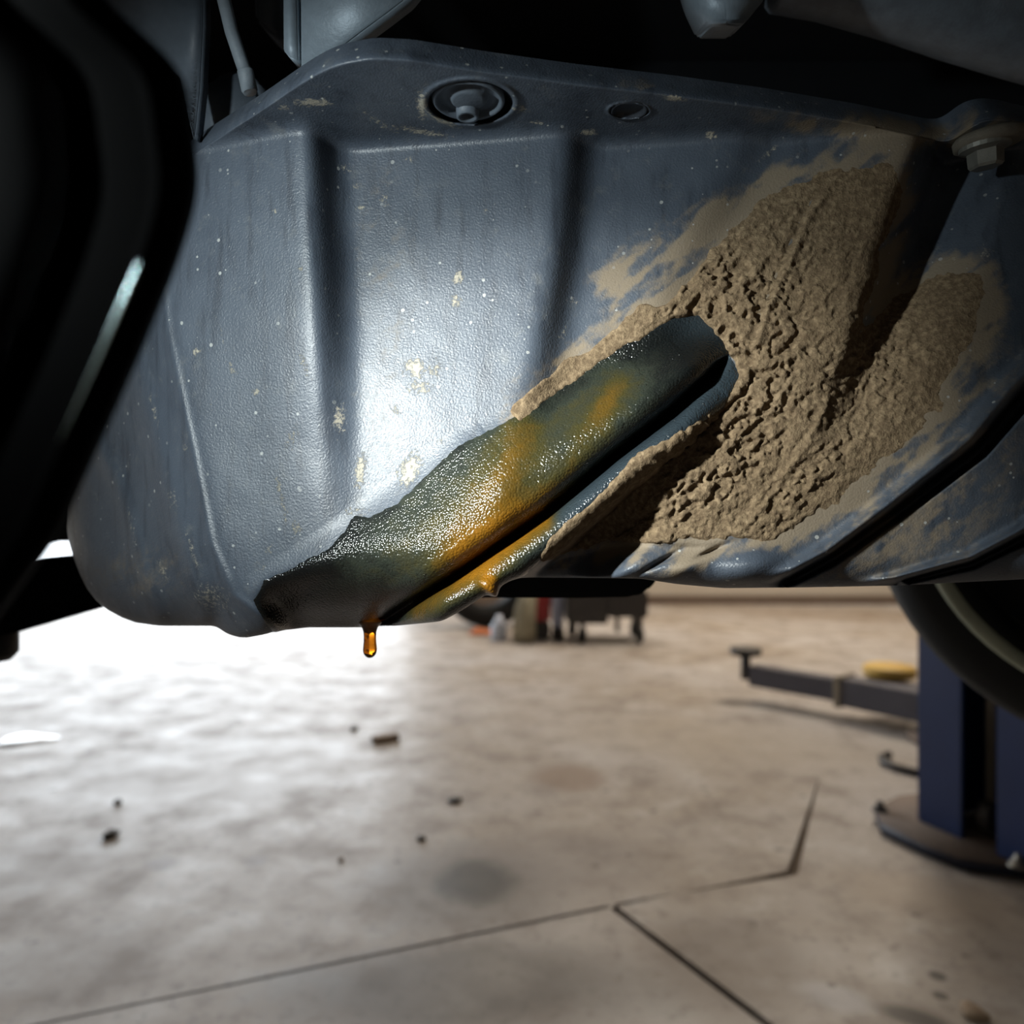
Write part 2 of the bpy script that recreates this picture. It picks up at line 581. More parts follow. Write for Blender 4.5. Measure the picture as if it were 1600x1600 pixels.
tag(box('ground_outside', (-2, WY + 0.2 + 15, -0.22), (60, 30, 0.3), M['apron']), kind='structure')

# ------------------------------------------------------------------ the lifted car: undertray cover as a moulded surface
rng = np.random.default_rng(7)
U0, U1, V0, V1, ST = 80, 1760, 50, 1020, 2
gu = np.arange(U0, U1, ST, dtype=float)
gv = np.arange(V0, V1, ST, dtype=float)
U, V = np.meshgrid(gu, gv)


def ip(x, pts):
    p = np.array(pts, float)
    return np.interp(x, p[:, 0], p[:, 1])


def sst(x, lo, hi):
    t = np.clip((x - lo) / (hi - lo), 0, 1)
    return t * t * (3 - 2 * t)


def blur(A, s):
    """separable gaussian, sigma in pixels of the photograph"""
    s = s / ST
    r = int(3 * s + 1)
    k = np.exp(-0.5 * (np.arange(-r, r + 1) / s) ** 2)
    k /= k.sum()
    B = np.pad(A, r, mode='edge')
    B = sum(k[i] * B[i:i + A.shape[0], :] for i in range(2 * r + 1))
    B = sum(k[i] * B[:, i:i + A.shape[1]] for i in range(2 * r + 1))
    return B


def vnoise(x, y, seed):
    r = np.random.default_rng(seed)
    T = r.random((256, 256))
    xi, yi = np.floor(x).astype(int), np.floor(y).astype(int)
    fx, fy = x - xi, y - yi
    fx, fy = fx * fx * (3 - 2 * fx), fy * fy * (3 - 2 * fy)
    x0, x1, y0, y1 = xi % 256, (xi + 1) % 256, yi % 256, (yi + 1) % 256
    return (T[y0, x0] * (1 - fx) + T[y0, x1] * fx) * (1 - fy) + (T[y1, x0] * (1 - fx) + T[y1, x1] * fx) * fy


def fbm(x, y, seed, octv=4, g_=0.5):
    s, a, t = 0, 1.0, 0
    for i in range(octv):
        s = s + a * vnoise(x * 2 ** i, y * 2 ** i, seed + i)
        t += a
        a *= g_
    return s / t


def poly_dist(pts):
    """distance to an open polyline, signed (positive up-left of a line running up-right), and arc length"""
    pts = np.array(pts, float)
    best = np.full(U.shape, 1e9)
    sg = np.zeros(U.shape)
    arc = np.zeros(U.shape)
    acc = 0.0
    for (x0, y0), (x1, y1) in zip(pts, pts[1:]):
        dx, dy = x1 - x0, y1 - y0
        l2 = dx * dx + dy * dy
        t = np.clip(((U - x0) * dx + (V - y0) * dy) / l2, 0, 1)
        ex, ey = U - (x0 + t * dx), V - (y0 + t * dy)
        d = np.hypot(ex, ey)
        m_ = d < best
        best = np.where(m_, d, best)
        sg = np.where(m_, np.sign(dy * ex - dx * ey), sg)
        arc = np.where(m_, acc + t * math.sqrt(l2), arc)
        acc += math.sqrt(l2)
    return best * np.where(sg == 0, 1, sg), arc, acc


def region(pts):
    """signed distance to a closed outline, positive inside"""
    pts = np.array(pts, float)
    inside = np.zeros(U.shape, bool)
    best = np.full(U.shape, 1e9)
    n = len(pts)
    for i in range(n):
        x0, y0 = pts[i]
        x1, y1 = pts[(i + 1) % n]
        dx, dy = x1 - x0, y1 - y0
        t = np.clip(((U - x0) * dx + (V - y0) * dy) / (dx * dx + dy * dy + 1e-9), 0, 1)
        best = np.minimum(best, np.hypot(U - x0 - t * dx, V - y0 - t * dy))
        if y0 != y1:
            c = ((y0 > V) != (y1 > V)) & (U < (x1 - x0) * (V - y0) / (y1 - y0) + x0)
            inside ^= c
    return np.where(inside, best, -best)


def blob(u, v, ru, rv, rot=0.0):
    c, s = math.cos(math.radians(rot)), math.sin(math.radians(rot))
    a, b = (U - u) * c + (V - v) * s, -(U - u) * s + (V - v) * c
    return np.exp(-((a / ru) ** 2 + (b / rv) ** 2))


vrow = gv
kn_u = [np.full_like(vrow, 60.0),
        ip(vrow, [(150, 215), (225, 225), (520, 262), (700, 300), (850, 330), (930, 365), (985, 440)]),
        ip(vrow, [(150, 485), (205, 488), (500, 503), (700, 512), (900, 520)]) - 6,
        ip(vrow, [(150, 485), (205, 488), (500, 503), (700, 512), (900, 520)]) + 44,
        ip(vrow, [(150, 898), (220, 895), (400, 875), (600, 838), (750, 790), (1000, 760)]) - 8,
        ip(vrow, [(150, 898), (220, 895), (400, 875), (600, 838), (750, 790), (1000, 760)]) + 34,
        ip(vrow, [(150, 1190), (205, 1175), (330, 1110), (450, 1045), (1000, 960)]) - 8,
        ip(vrow, [(150, 1190), (205, 1175), (330, 1110), (450, 1045), (1000, 960)]) + 40,
        ip(vrow, [(150, 1455), (240, 1437), (300, 1405), (420, 1368), (560, 1322), (700, 1270), (1000, 1200)]),
        ip(vrow, [(150, 1490), (240, 1472), (330, 1440), (450, 1395), (560, 1345), (700, 1290), (1000, 1215)]),
        ip(vrow, [(150, 1600), (330, 1560), (560, 1480), (700, 1430), (1000, 1350)]),
        np.full_like(vrow, 1770.0)]
VR = (150, 500, 700, 850, 1000)
kn_d = [(.600, .600, .600, .590, .585),
        (.488, .477, .467, .460, .455),
        (.444, .444, .451, .449, .445),
        (.474, .466, .457, .448, .445),
        (.451, .445, .440, .440, .440),
        (.470, .461, .447, .441, .441),
        (.458, .452, .446, .444, .444),
        (.464, .456, .446, .444, .444),
        (.447, .440, .438, .440, .444),
        (.505, .470, .440, .440, .444),
        (.470, .444, .434, .440, .446),
        (.462, .434, .425, .432, .440)]
F = np.zeros(U.shape)
for r in range(len(vrow)):
    F[r] = np.interp(gu, [k[r] for k in kn_u], [np.interp(vrow[r], VR, k) for k in kn_d])
F = blur(F, 14)
# thin moulded fold left of the first panel, secondary folds further left
c1, _, _ = poly_dist([(225, 225), (262, 520), (300, 700), (330, 850), (365, 930), (440, 985)])
F -= 0.0022 * np.exp(-(c1 / 7) ** 2)
c2, _, _ = poly_dist([(190, 480), (218, 590), (262, 760), (318, 960)])
F -= 0.006 * np.exp(-(c2 / 20) ** 2)
c3, _, _ = poly_dist([(130, 650), (185, 760), (245, 960)])
F -= 0.004 * np.exp(-(c3 / 14) ** 2)
F += 0.0007 * (fbm(U / 110, V / 110, 3, 3) - 0.5) * 2

# slot along the bottom of the swelling, the swelling itself and the rolled lip under it
SLOT = [(380, 1105), (560, 988), (592, 970), (700, 903), (850, 800), (960, 709), (1050, 641), (1105, 590), (1140, 548)]
sd, sa, sl = poly_dist(SLOT)
sa0 = sa - 214.0                                    # 0 where the slot leaves the lower edge
send = sl - 214.0
Wb = ip(sa0, [(-200, 150), (0, 150), (150, 160), (300, 165), (450, 135), (600, 95), (send, 60)])
q = np.clip(sd / Wb, 0, 2)
env = (1 - sst(sa0, send - 70, send + 1)) * np.where(sa >= sl - 0.5, 0.0, 1.0)
env = blur(env, 10)
bul = (1 - sst(q, 0.30, 1.15)) * env
bul = np.where(sd > 0, bul, 0)
rnd = np.sqrt(np.clip(1 - np.clip(1 - sd / 36.0, 0, 1) ** 2, 0, 1))
onslot = sst(sa0, -30, 20) * (1 - sst(sa0, send - 40, send))
bul = bul * (1 - (1 - rnd) * onslot)
lip_w = ip(sa0, [(0, 70), (200, 66), (350, 56), (500, 48), (send, 40)])
lc = -sd - 10 - lip_w / 2
lip = np.sqrt(np.clip(1 - (lc / (lip_w / 2)) ** 2, 0, 1)) * np.where(sd < 0, 1, 0) * sst(sa0, -60, 0) * (1 - sst(sa0, send - 160, send))
slotd = np.exp(-((sd + 3) / 7.0) ** 2) * onslot
# undercut below the lip, fading towards the upper right
under = (1 - sst(-sd - lip_w - 8, 30, 95)) * np.where(-sd > lip_w + 8, 1, 0) * (1 - sst(sa0, 350, 520)) * sst(U, 640, 700)
step_v = ip(gu, [(700, 880), (860, 868), (940, 850), (1000, 845), (1100, 848), (1150, 838), (1240, 830)])[None, :]
low = sst(V - step_v, 0, 10) * (1 - sst(U, 1090, 1200)) * np.where(-sd > lip_w + 8, 1, 0)
deepl = (1 - sst(U, 820, 930)) * np.where(-sd > lip_w + 8, 1, 0) * sst(U, 640, 700) * sst(V, 790, 850)

OIL_IN = region([(395, 938), (412, 908), (440, 893), (508, 862), (540, 826), (556, 806), (578, 808), (622, 789), (660, 746), (710, 702), (800, 652),
              (870, 611), (960, 544), (1050, 495), (1092, 488), (1120, 510), (1140, 545), (1158, 590), (1132, 642), (1060, 688), (1000, 712),
              (935, 778), (880, 830), (850, 872), (800, 912), (700, 1000), (560, 1012), (440, 1012), (408, 965)])
F = F - 0.022 * bul
tl = np.clip((V - 835) / 150, 0, 1.2) * (1 - sst(U, 600, 720)) * blur(sst(OIL_IN, -15, 45), 8)
F = F + 0.055 * tl ** 1.6
F = F - 0.022 * lip + 0.022 * slotd
F = F + 0.045 * blur(under, 2.5) + 0.003 * blur(low, 2.5) + 0.030 * blur(deepl, 3)
# bumps and gouges in the lower band
F -= 0.012 * blob(1182, 884, 62, 30) + 0.004 * blob(1150, 905, 50, 14)
F -= 0.003 * blob(1075, 885, 60, 14, -32) + 0.002 * blob(985, 885, 50, 14, -28)
F -= 0.009 * blob(1050, 888, 95, 26)
F += 0.007 * blob(1030, 879, 28, 4, -30) + 0.006 * blob(1110, 862, 20, 3.5, -24)
# curved gaps between the shingled panels at the right
for pts, wd, dp in (([(1760, 470), (1600, 622), (1530, 703), (1400, 803), (1300, 874), (1240, 905), (1190, 921)], 15, 0.030),
                    ([(1760, 740), (1600, 842), (1520, 882), (1400, 912), (1330, 921)], 9, 0.020)):
    gd, ga, gl = poly_dist(pts)
    wv = wd * (1 - 0.55 * ga / gl)
    F += dp * np.exp(-(gd / wv) ** 4) * (1 - sst(ga, gl - 60, gl))
    F -= 0.010 * np.exp(-((gd + wv * 2.1) / (wv * 1.3)) ** 2) * (1 - sst(ga, gl - 80, gl))

# horizontal flange, seen from below
HF = 0.225
G = HF * FPX / np.maximum(800.0 - V, 40)
k_ = 0.013
hh = np.clip(0.5 + 0.5 * (G - F) / k_, 0, 1)
D = G * (1 - hh) + F * hh - k_ * hh * (1 - hh)
# recessed bolt wells, edges rounded
for (u, v, ru, rv, dz) in ((735, 160, 66, 33, 0.016), (983, 173, 30, 11, 0.006)):
    e = np.hypot((U - u) / ru, (V - v) / rv)
    D += dz * FPX / np.maximum(800 - V, 40) * (1 - sst(e, 0.90, 1.02))
    D -= 0.0022 * np.exp(-((e - 1.10) / 0.09) ** 2)
# dished seat for the outer bolt
D -= 0.010 * blob(1545, 208, 62, 22)

# --- masks of mud, oil, dust, dried splashes
wob = lambda sc, sd_, amp: (fbm(U / sc, V / sc, sd_, 4) - 0.5) * 2 * amp
OIL = OIL_IN
MUD = region([(805, 640), (840, 592), (925, 545), (995, 492), (1050, 462), (1085, 430), (1110, 385), (1165, 330), (1225, 290), (1300, 262),
              (1395, 250), (1408, 300), (1372, 420), (1345, 520), (1400, 462), (1480, 425), (1530, 432), (1542, 480), (1500, 560), (1465, 640),
              (1420, 690), (1345, 760), (1270, 812), (1215, 845), (1140, 842), (1000, 846), (940, 851), (900, 864), (850, 866), (880, 832),
              (935, 782), (1000, 716), (1060, 684), (1135, 640), (1163, 592), (1150, 555), (1118, 512), (1092, 488), (1050, 494), (960, 543),
              (870, 608), (812, 652)])
ca, sa_ = math.cos(math.radians(-42)), math.sin(math.radians(-42))
RA, RB = U * ca + V * sa_, -U * sa_ + V * ca           # along and across the streaks
n_cl = 0.45 * fbm(RA / 30, RB / 15, 21, 4, 0.55) + 0.55 * fbm(RA / 15, RB / 9, 23, 3, 0.55)
n_fi = fbm(RA / 9, RB / 6, 41, 3, 0.6)
n_lg = fbm(U / 120, V / 120, 61, 3)
heavy = np.clip(blob(1120, 480, 95, 80, -50) + blob(1180, 540, 100, 60, 50) + 0.9 * blob(1130, 680, 130, 60, -40) + 0.7 * blob(1090, 770, 140, 50, -35)
                + 0.8 * blob(1250, 760, 120, 28, -42) + 0.6 * blob(1380, 570, 70, 90, 30) + 0.35 * blob(1270, 400, 100, 130), 0, 1)
clods = sst(n_cl, 0.43, 0.55)
mud_t = 0.0011 + 0.0036 * heavy * clods + 0.0012 * (n_fi - 0.5) * (0.6 + heavy) + 0.0008 * (n_lg - 0.5)
seam1, _, _ = poly_dist([(1345, 215), (1300, 285), (1262, 345), (1225, 430), (1200, 485), (1180, 545)])
seam2, _, _ = poly_dist([(1290, 625), (1262, 690), (1225, 745), (1175, 810), (1150, 840)])
mud_t += 0.0022 * np.exp(-(seam1 / 6) ** 2) + 0.0014 * np.exp(-(seam2 / 5) ** 2) - 0.0014 * np.exp(-((seam1 + 10) / 6) ** 2)
thin = np.clip(sst(V, 420, 240) * 0.7 + sst(U, 1430, 1540) * 0.8, 0, 1)
mud_t = mud_t * (1 - 0.75 * thin)
near_oil = sst(OIL, -30, -8) * sst(MUD, -30, 0)
edge = MUD + wob(40, 81, 16) * (1 - 0.7 * near_oil) + wob(9, 85, 5) + 9 * near_oil
soft = 30 * sst(U, 1180, 1480) + 40 * sst(V, 420, 280) + 6
mud_h = mud_t * sst(edge, 0, soft) - 0.0009 * (1 - sst(edge, -2, 2))

oedge = OIL + wob(30, 101, 5) + wob(7, 105, 2.5)
bead = 0.0045 * blob(768, 917, 9, 11) + 0.0025 * blob(757, 912, 10, 6)
oil_h = 0.00065 * sst(oedge, -1, 7) - 0.0006 * (1 - sst(oedge, -5, 0)) + bead


def capsule(pts, w):
    d, _, _ = poly_dist(pts)
    return np.exp(-(d / w) ** 2)


amber = 0.50 * capsule([(812, 690), (790, 745), (765, 810), (730, 850)], 44) + 0.30 * capsule([(965, 605), (915, 690), (868, 770), (830, 805)], 24)
amber += 0.45 * np.exp(-((sd - 12) / 26) ** 2) * sst(sa0, 90, 200) * (1 - sst(sa0, 330, 460))
amber += 0.26 * blob(720, 800, 130, 90, -40) + 0.30 * blob(940, 640, 100, 70, -40) + 0.16 * blob(600, 880, 120, 60, -35)
amber += 0.55 * capsule([(650, 956), (735, 905), (810, 850), (850, 822)], 24) * np.where(sd < 0, 1, 0.0) + 1.2 * blob(766, 914, 12, 14)
amber *= 1 - 0.8 * sst(V, 900, 985) * (1 - sst(U, 600, 660))
amber = np.clip(amber, 0, 1)
bluea = np.where(sd < 0, 1, 0) * sst(sa0, 260, 380) * (1 - np.clip(amber * 1.4, 0, 1)) * 0.9
bluea = np.clip(bluea + 0.5 * blob(1090, 505, 60, 26, 10), 0, 1)

dust = 0.85 * sst(MUD, -55, 10) * (1 - sst(U, 780, 700)) * np.where(V < 700, 1.0, 1.0)
dust += 0.75 * capsule([(960, 440), (1030, 400), (1130, 330), (1200, 300)], 38) + 0.5 * blob(1380, 205, 130, 22, 8) + 0.55 * blob(1520, 195, 70, 30)
dust += 0.45 * blob(1300, 200, 160, 16, 8) + 0.4 * blob(1060, 880, 110, 30) + 0.6 * blob(1085, 870, 50, 16, -30) + 0.4 * blob(1480, 500, 80, 90)
dust += 0.42 * blob(1350, 840, 160, 70, -40) + 0.30 * blob(1500, 820, 180, 80, -40) + 0.35 * blob(1520, 640, 120, 80, -45) + 0.25 * blob(600, 480, 60, 300)
dust += 0.35 * blob(1000, 130, 60, 14) + 0.3 * blob(230, 900, 120, 60)
dust -= 0.9 * blob(1185, 885, 48, 28)
dust += 0.5 * blob(1420, 205, 110, 16, 8)
dust *= 0.45 + 1.1 * sst(fbm(RA / 60, RB / 18, 131, 4, 0.6), 0.32, 0.68)
dust = np.clip(dust * np.where(oedge > 0, 0.2, 1), 0, 1)

chalk = np.zeros(U.shape)
for (u, v, ru, rv, rot, a_) in ((648, 576, 15, 15, 0, 1), (655, 606, 20, 12, 0, .7), (680, 575, 10, 16, 0, .6), (715, 434, 8, 10, 0, .9), (713, 470, 7, 12, 0, .8),
                                (563, 735, 8, 26, 10, .9), (530, 655, 10, 22, 5, .8), (640, 735, 14, 26, 25, 1), (560, 800, 26, 10, 0, .5), (560, 855, 30, 20, 0, .4),
                                (1110, 212, 8, 6, 0, 1), (490, 160, 28, 6, 0, 1), (445, 168, 10, 5, 0, .6), (1052, 153, 18, 5, 10, .9), (590, 190, 40, 6, 30, .6),
                                (660, 165, 9, 22, 0, .9), (690, 188, 26, 5, 22, .9), (655, 205, 50, 5, 10, .8), (815, 170, 14, 7, 0, .7), (918, 207, 13, 5, 0, .9),
                                (840, 192, 10, 3, 0, .8), (1200, 240, 26, 5, -40, .6), (455, 690, 10, 26, 20, .5), (475, 570, 5, 26, -20, .6), (440, 780, 5, 50, -14, .6),
                                (462, 825, 9, 12, 0, .7), (345, 520, 3, 30, -15, .5), (362, 575, 5, 14, -30, .6), (308, 550, 6, 5, 0, .9), (400, 612, 5, 5, 0, .9),
                                (330, 935, 30, 24, 30, .55), (270, 780, 8, 26, -12, .45), (1540, 392, 10, 12, 0, .6), (1490, 405, 8, 8, 0, .5), (600, 310, 8, 14, 0, .55),
                                (560, 290, 9, 9, 0, .5), (565, 325, 7, 5, 0, .8), (620, 640, 8, 9, 0, .6), (690, 690, 9, 5, 0, .5), (880, 520, 8, 14, 20, .45), (895, 470, 10, 6, 0, .5), (240, 640, 4, 30, -14, .5), (205, 820, 5, 40, -12, .45), (300, 860, 4, 40, -16, .5), (255, 890, 8, 22, -20, .5),
                                (330, 640, 3, 18, 10, .5), (290, 700, 6, 8, 0, .5), (420, 860, 7, 9, 30, .6), (405, 885, 12, 10, 20, .5), (370, 450, 6, 4, 0, .6),
                                (430, 330, 4, 5, 0, .6), (470, 420, 5, 4, 0, .6), (640, 250, 10, 6, 0, .5), (760, 330, 5, 4, 0, .7), (540, 262, 12, 7, 20, .6)):
    chalk = np.maximum(chalk, a_ * blob(u, v, ru * 1.25, rv * 1.25, rot))

# --- outline of the moulding: upper and lower edge for every column
TOP = [(90, 390), (200, 300), (305, 226), (400, 166), (470, 118), (500, 100), (530, 88), (580, 79), (640, 82), (760, 101), (900, 120), (1050, 137), (1200, 157), (1350, 182),
       (1470, 207), (1492, 204), (1512, 186), (1540, 174), (1570, 174), (1620, 186), (1760, 215)]
BOT = [(104, 822), (107, 845), (115, 872), (125, 898), (136, 920), (150, 938), (168, 953), (190, 965), (212, 973), (250, 978), (338, 978), (350, 988), (365, 994), (382, 997),
       (410, 992), (440, 984), (480, 979), (560, 979), (610, 978), (690, 969), (720, 953), (760, 926), (800, 904), (830, 902), (1000, 904), (1060, 913), (1130, 919), (1250, 918),
       (1400, 915), (1600, 905), (1760, 893)]
NU = 800
cu = np.linspace(104, 1740, NU)
vt, vb = ip(cu, TOP), ip(cu, BOT)
vt = np.convolve(np.pad(vt, 7, mode='edge'), np.ones(15) / 15, 'valid')
vb[60:] = np.convolve(np.pad(vb, 4, mode='edge'), np.ones(9) / 9, 'valid')[60:]
NR = 450
tt = np.linspace(0, 1, NR)
MU = np.repeat(cu[None, :], NR, 0)
MV = vt[None, :] + (vb - vt)[None, :] * tt[:, None]


def samp(A):
    x = np.clip((MU - U0) / ST, 0, A.shape[1] - 1.001)
    y = np.clip((MV - V0) / ST, 0, A.shape[0] - 1.001)
    xi, yi = x.astype(int), y.astype(int)
    fx, fy = x - xi, y - yi
    return (A[yi, xi] * (1 - fx) + A[yi, xi + 1] * fx) * (1 - fy) + (A[yi + 1, xi] * (1 - fx) + A[yi + 1, xi + 1] * fx) * fy


MD = samp(D)
# lower edge rolls under
rr = ip(cu, [(100, 90), (250, 75), (420, 100), (560, 110), (650, 60), (690, 40), (760, 18), (820, 14), (1000, 16), (1100, 40), (1300, 46), (1740, 55)])
t_ = np.clip(1 - (vb[None, :] - MV) / rr[None, :], 0, 1) * 0.985
MD = MD + (rr * 0.00042)[None, :] * (1 - np.sqrt(1 - t_ * t_))
# left edge rolls away
t_ = np.clip(1 - (MU - 104) / 40.0, 0, 1) * 0.985
MD = MD + 0.02 * (1 - np.sqrt(1 - t_ * t_))
# turned-up front rim of the flange
rim = np.clip(1 - (MV - vt[None, :]) / 13.0, 0, 1)
Gr = HF * FPX / (800.0 - np.minimum(vt[None, :] + 13.0, 700))
MD = np.where(rim > 0, np.maximum(MD, 0 * MD + Gr + 0.004 * rim ** 2), MD)


def pts3(depth):
    X = (MU - 800) / FPX * depth
    Z = CZ + (800 - MV) / FPX * depth
    return np.stack([X, depth, Z], -1)


def grid_mesh(name, Pm, keep=None, attrs=None, skirt=False):
    idx = np.arange(NR * NU).reshape(NR, NU)
    quads = np.stack([idx[:-1, :-1], idx[1:, :-1], idx[1:, 1:], idx[:-1, 1:]], -1).reshape(-1, 4)
    verts = Pm.reshape(-1, 3)
    vals = {k: a.reshape(-1) for k, a in (attrs or {}).items()}
    if keep is not None:
        kq = keep.reshape(-1)[quads].any(1)
        quads = quads[kq]
        used = np.unique(quads)
        remap = np.full(NR * NU, -1)
        remap[used] = np.arange(len(used))
        quads = remap[quads]
        verts = verts[used]
        vals = {k: a[used] for k, a in vals.items()}
    if skirt:
        # the moulding goes on behind its visible edges: back of the rim, floor of the tray, ends
        ring = np.concatenate([idx[0, :], idx[1:, -1], idx[-1, ::-1][1:], idx[::-1, 0][1:-1]])
        off = np.zeros((len(ring), 3))
        nt_, nr_, nb_ = NU, NR - 1, NU - 1
        off[:nt_] = (0, 0.012, 0.014)
        off[nt_:nt_ + nr_] = (0.03, 0.16, 0.0)
        off[nt_ + nr_:nt_ + nr_ + nb_] = (0, 0.16, 0.03)
        off[nt_ + nr_ + nb_:] = (0.02, 0.16, 0.0)
        off[-1] = off[-2]
        base = len(verts)
        verts = np.concatenate([verts, verts[ring] + off])
        k = np.arange(len(ring))
        kn = np.roll(k, -1)
        q2 = np.stack([ring[k], ring[kn], base + kn, base + k], -1)
        quads = np.concatenate([quads, q2])
        vals = {kk: np.concatenate([a, np.zeros(len(ring))]) for kk, a in vals.items()}
    me = bpy.data.meshes.new(name)
    me.vertices.add(len(verts))
    me.vertices.foreach_set('co', verts.astype(np.float32).ravel())
    nq = len(quads)
    me.loops.add(nq * 4)
    me.loops.foreach_set('vertex_index', quads.astype(np.int32).ravel())
    me.polygons.add(nq)
    me.polygons.foreach_set('loop_start', np.arange(0, nq * 4, 4, dtype=np.int32))
    me.update(calc_edges=True)
    for k, a in vals.items():
        at = me.attributes.new(k, 'FLOAT', 'POINT')
        at.data.foreach_set('value', a.astype(np.float32))
    return me


CAR = empty('car', (0.5, 0.3, 1.2))
tag(CAR, 'raised car seen from beneath, with muddy oil-wet grey plastic undertray', 'car')

me = grid_mesh('undertray', pts3(MD), None, dict(dust=samp(dust), chalk=samp(chalk)), skirt=True)
TRAY = link_mesh('undertray', me, M['shell'], CAR)
TRAY['label'] = 'dirty blue-grey moulded plastic undertray with ribs and rolled lip'


def offset_surface(h):
    """push the surface towards the viewer side along its own normals"""
    Q = pts3(MD)
    du = np.gradient(Q, axis=1)
    dv = np.gradient(Q, axis=0)
    n = np.cross(dv, du)
    n /= np.linalg.norm(n, axis=-1, keepdims=True) + 1e-12
    n = np.where(n[..., 1:2] > 0, -n, n)
    return Q + n * h[..., None]


mh = samp(mud_h)
me = grid_mesh('mud_crust', offset_surface(mh), mh > -0.0003)
o = link_mesh('mud_crust', me, M['mud'], TRAY)
o['label'] = 'thick cracked layer of dried brown mud'
oh = samp(oil_h)
me = grid_mesh('oil_film', offset_surface(oh), oh > -0.0003, dict(amber=samp(amber), blue=samp(bluea)))
o = link_mesh('oil_film', me, M['oil'], TRAY)
o['label'] = 'glossy dark and amber film of leaked oil'


def depth_at(u, v):
    c = int(np.argmin(abs(cu - u)))
    r = int(np.clip(round((v - vt[c]) / (vb[c] - vt[c]) * (NR - 1)), 0, NR - 1))
    return float(MD[r, c])


# bolt in the recessed well of the flange (head points down)
def flange_pt(u, v, dz=0.0):
    d = HF * FPX / (800.0 - v)
    p = P(u, v, d)
    p.z += dz
    return p


c0 = flange_pt(732, 161)
b = lathe('recessed_bolt', [(0.0, 0.0100), (0.0195, 0.0100), (0.0200, 0.0010), (0.0190, 0.0), (0.0175, 0.0006), (0.0170, 0.0035), (0.0110, 0.0040), (0.0095, 0.0010), (0.0080, 0.0004), (0.0, 0.0004)],
          c0, (0, 0, 1), M['linerm'], TRAY)
b['label'] = 'round flanged bolt sunk in its well'
cc = c0 + Vector((-0.001, 0.010, -0.003))
lathe('bolt_socket', [(0.0, 0.006), (0.0030, 0.006), (0.0042, 0.000), (0.0062, 0.000), (0.0066, 0.004), (0.0066, 0.010)], cc, (0, 0, 1), M['linerm'], TRAY, 24)
# little clip plug
c1_ = flange_pt(983, 173)
lathe('clip_plug', [(0.0, 0.0025), (0.0075, 0.0022), (0.0088, 0.0), (0.0100, -0.0008), (0.0108, 0.001), (0.0108, 0.006)], c1_, (0, 0, 1), M['plug'], TRAY, 32)
# outer bolt with washer, head down, tilted a little
db = depth_at(1540, 215) - 0.004
cb = P(1546, 226, db)
ax = Vector((0.12, 0.10, -1)).normalized()
o = lathe('bolt_washer', [(0.0, -0.006), (0.0175, -0.006), (0.0190, -0.004), (0.0185, 0.0), (0.0150, 0.0015), (0.0, 0.002)], cb, ax, M['washer'], TRAY, 36)
o['label'] = 'mud-coated bolt washer'
bm = bmesh.new()
qv = Vector((0, 0, 1)).rotation_difference(ax)
rings = []
for r_, h_ in ((0.0135, 0.001), (0.0135, 0.0035), (0.0095, 0.0050), (0.0092, 0.0125), (0.0080, 0.0140)):
    n = 6 if h_ > 0.004 else 24
    ring = []
    for k in range(24):
        a_ = 2 * math.pi * k / 24 + 0.3
        rad = r_
        if n == 6:
            w = ((a_ - 0.3 + math.pi / 6) % (math.pi / 3)) - math.pi / 6
            rad = r_ * math.cos(math.pi / 6) / math.cos((w + math.pi / 6) % (math.pi / 3) - math.pi / 6)
        ring.append(bm.verts.new(cb + Vector((-0.004, -0.002, 0)) + qv @ Vector((rad * math.cos(a_), rad * math.sin(a_), h_))))
    rings.append(ring)
for r0, r1 in zip(rings, rings[1:]):
    for k in range(24):
        bm.faces.new((r0[k], r0[(k + 1) % 24], r1[(k + 1) % 24], r1[k]))
bm.faces.new(rings[-1])
o = bm_obj('hex_bolt', bm, M['bolt'], TRAY)
o['label'] = 'weathered hex bolt head'

# ------------------------------------------------------------------ other parts of the car around the tray
# foreground arm on the left: lofted section with a groove and a rounded bead
EDGE = [(-700, 60), (-300, 80), (-60, 120), (0, 165), (40, 205), (75, 252), (110, 285), (150, 297), (210, 302), (250, 309), (290, 312), (340, 302), (420, 276), (490, 247), (560, 218), (640, 182),
        (710, 150), (780, 118), (830, 98), (880, 62), (960, 2), (1010, -36), (1300, -262)]
AD = 0.175
SECT = [(0, .030), (1, .016), (4, .007), (12, .002), (30, .0005), (46, 0), (52, -.0006), (56, -.0020), (60, -.0024), (64, -.0020), (68, -.0004), (80, .0008), (140, .003), (152, .0045), (160, .008),
        (172, .009), (182, .008), (190, .0045), (204, .003), (280, .004), (420, .010), (430, .030)]
ys = np.linspace(-700, 1300, 220)
eu = ip(ys, EDGE)
ke = np.ones(9) / 9
eu = np.convolve(np.pad(eu, 4, mode='edge'), ke, 'valid')
bm = bmesh.new()
rows = []
for v_, e_u in zip(ys, eu):
    rows.append([bm.verts.new(P(e_u - s_, v_, AD + dd)) for s_, dd in SECT])
for r0, r1 in zip(rows, rows[1:]):
    for k in range(len(SECT) - 1):
        bm.faces.new((r0[k], r0[k + 1], r1[k + 1], r1[k]))
    bm.faces.new((r0[-1], r0[0], r1[0], r1[-1]))
bm.faces.new(rows[0])
bm.faces.new(rows[-1])
o = bm_obj('suspension_arm', bm, M['arm'], CAR, True)
o['label'] = 'black curved arm with a highlight streak in the left foreground'
bv = np.linspace(350, 690, 26)  # pale strip added along the arm to draw its highlight streak
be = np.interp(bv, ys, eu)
bead_o = tube('glint_strip', [P(e_ - 57 - 10 * (v_ - 345) / 355, v_, AD - 0.0016) for v_, e_ in zip(bv, be)],
              [0.0008 * max(0.12, math.sin(math.pi * min(1, max(0, (v_ - 345) / 355)) ** 0.8)) for v_ in bv], M['glint'], o, 14)
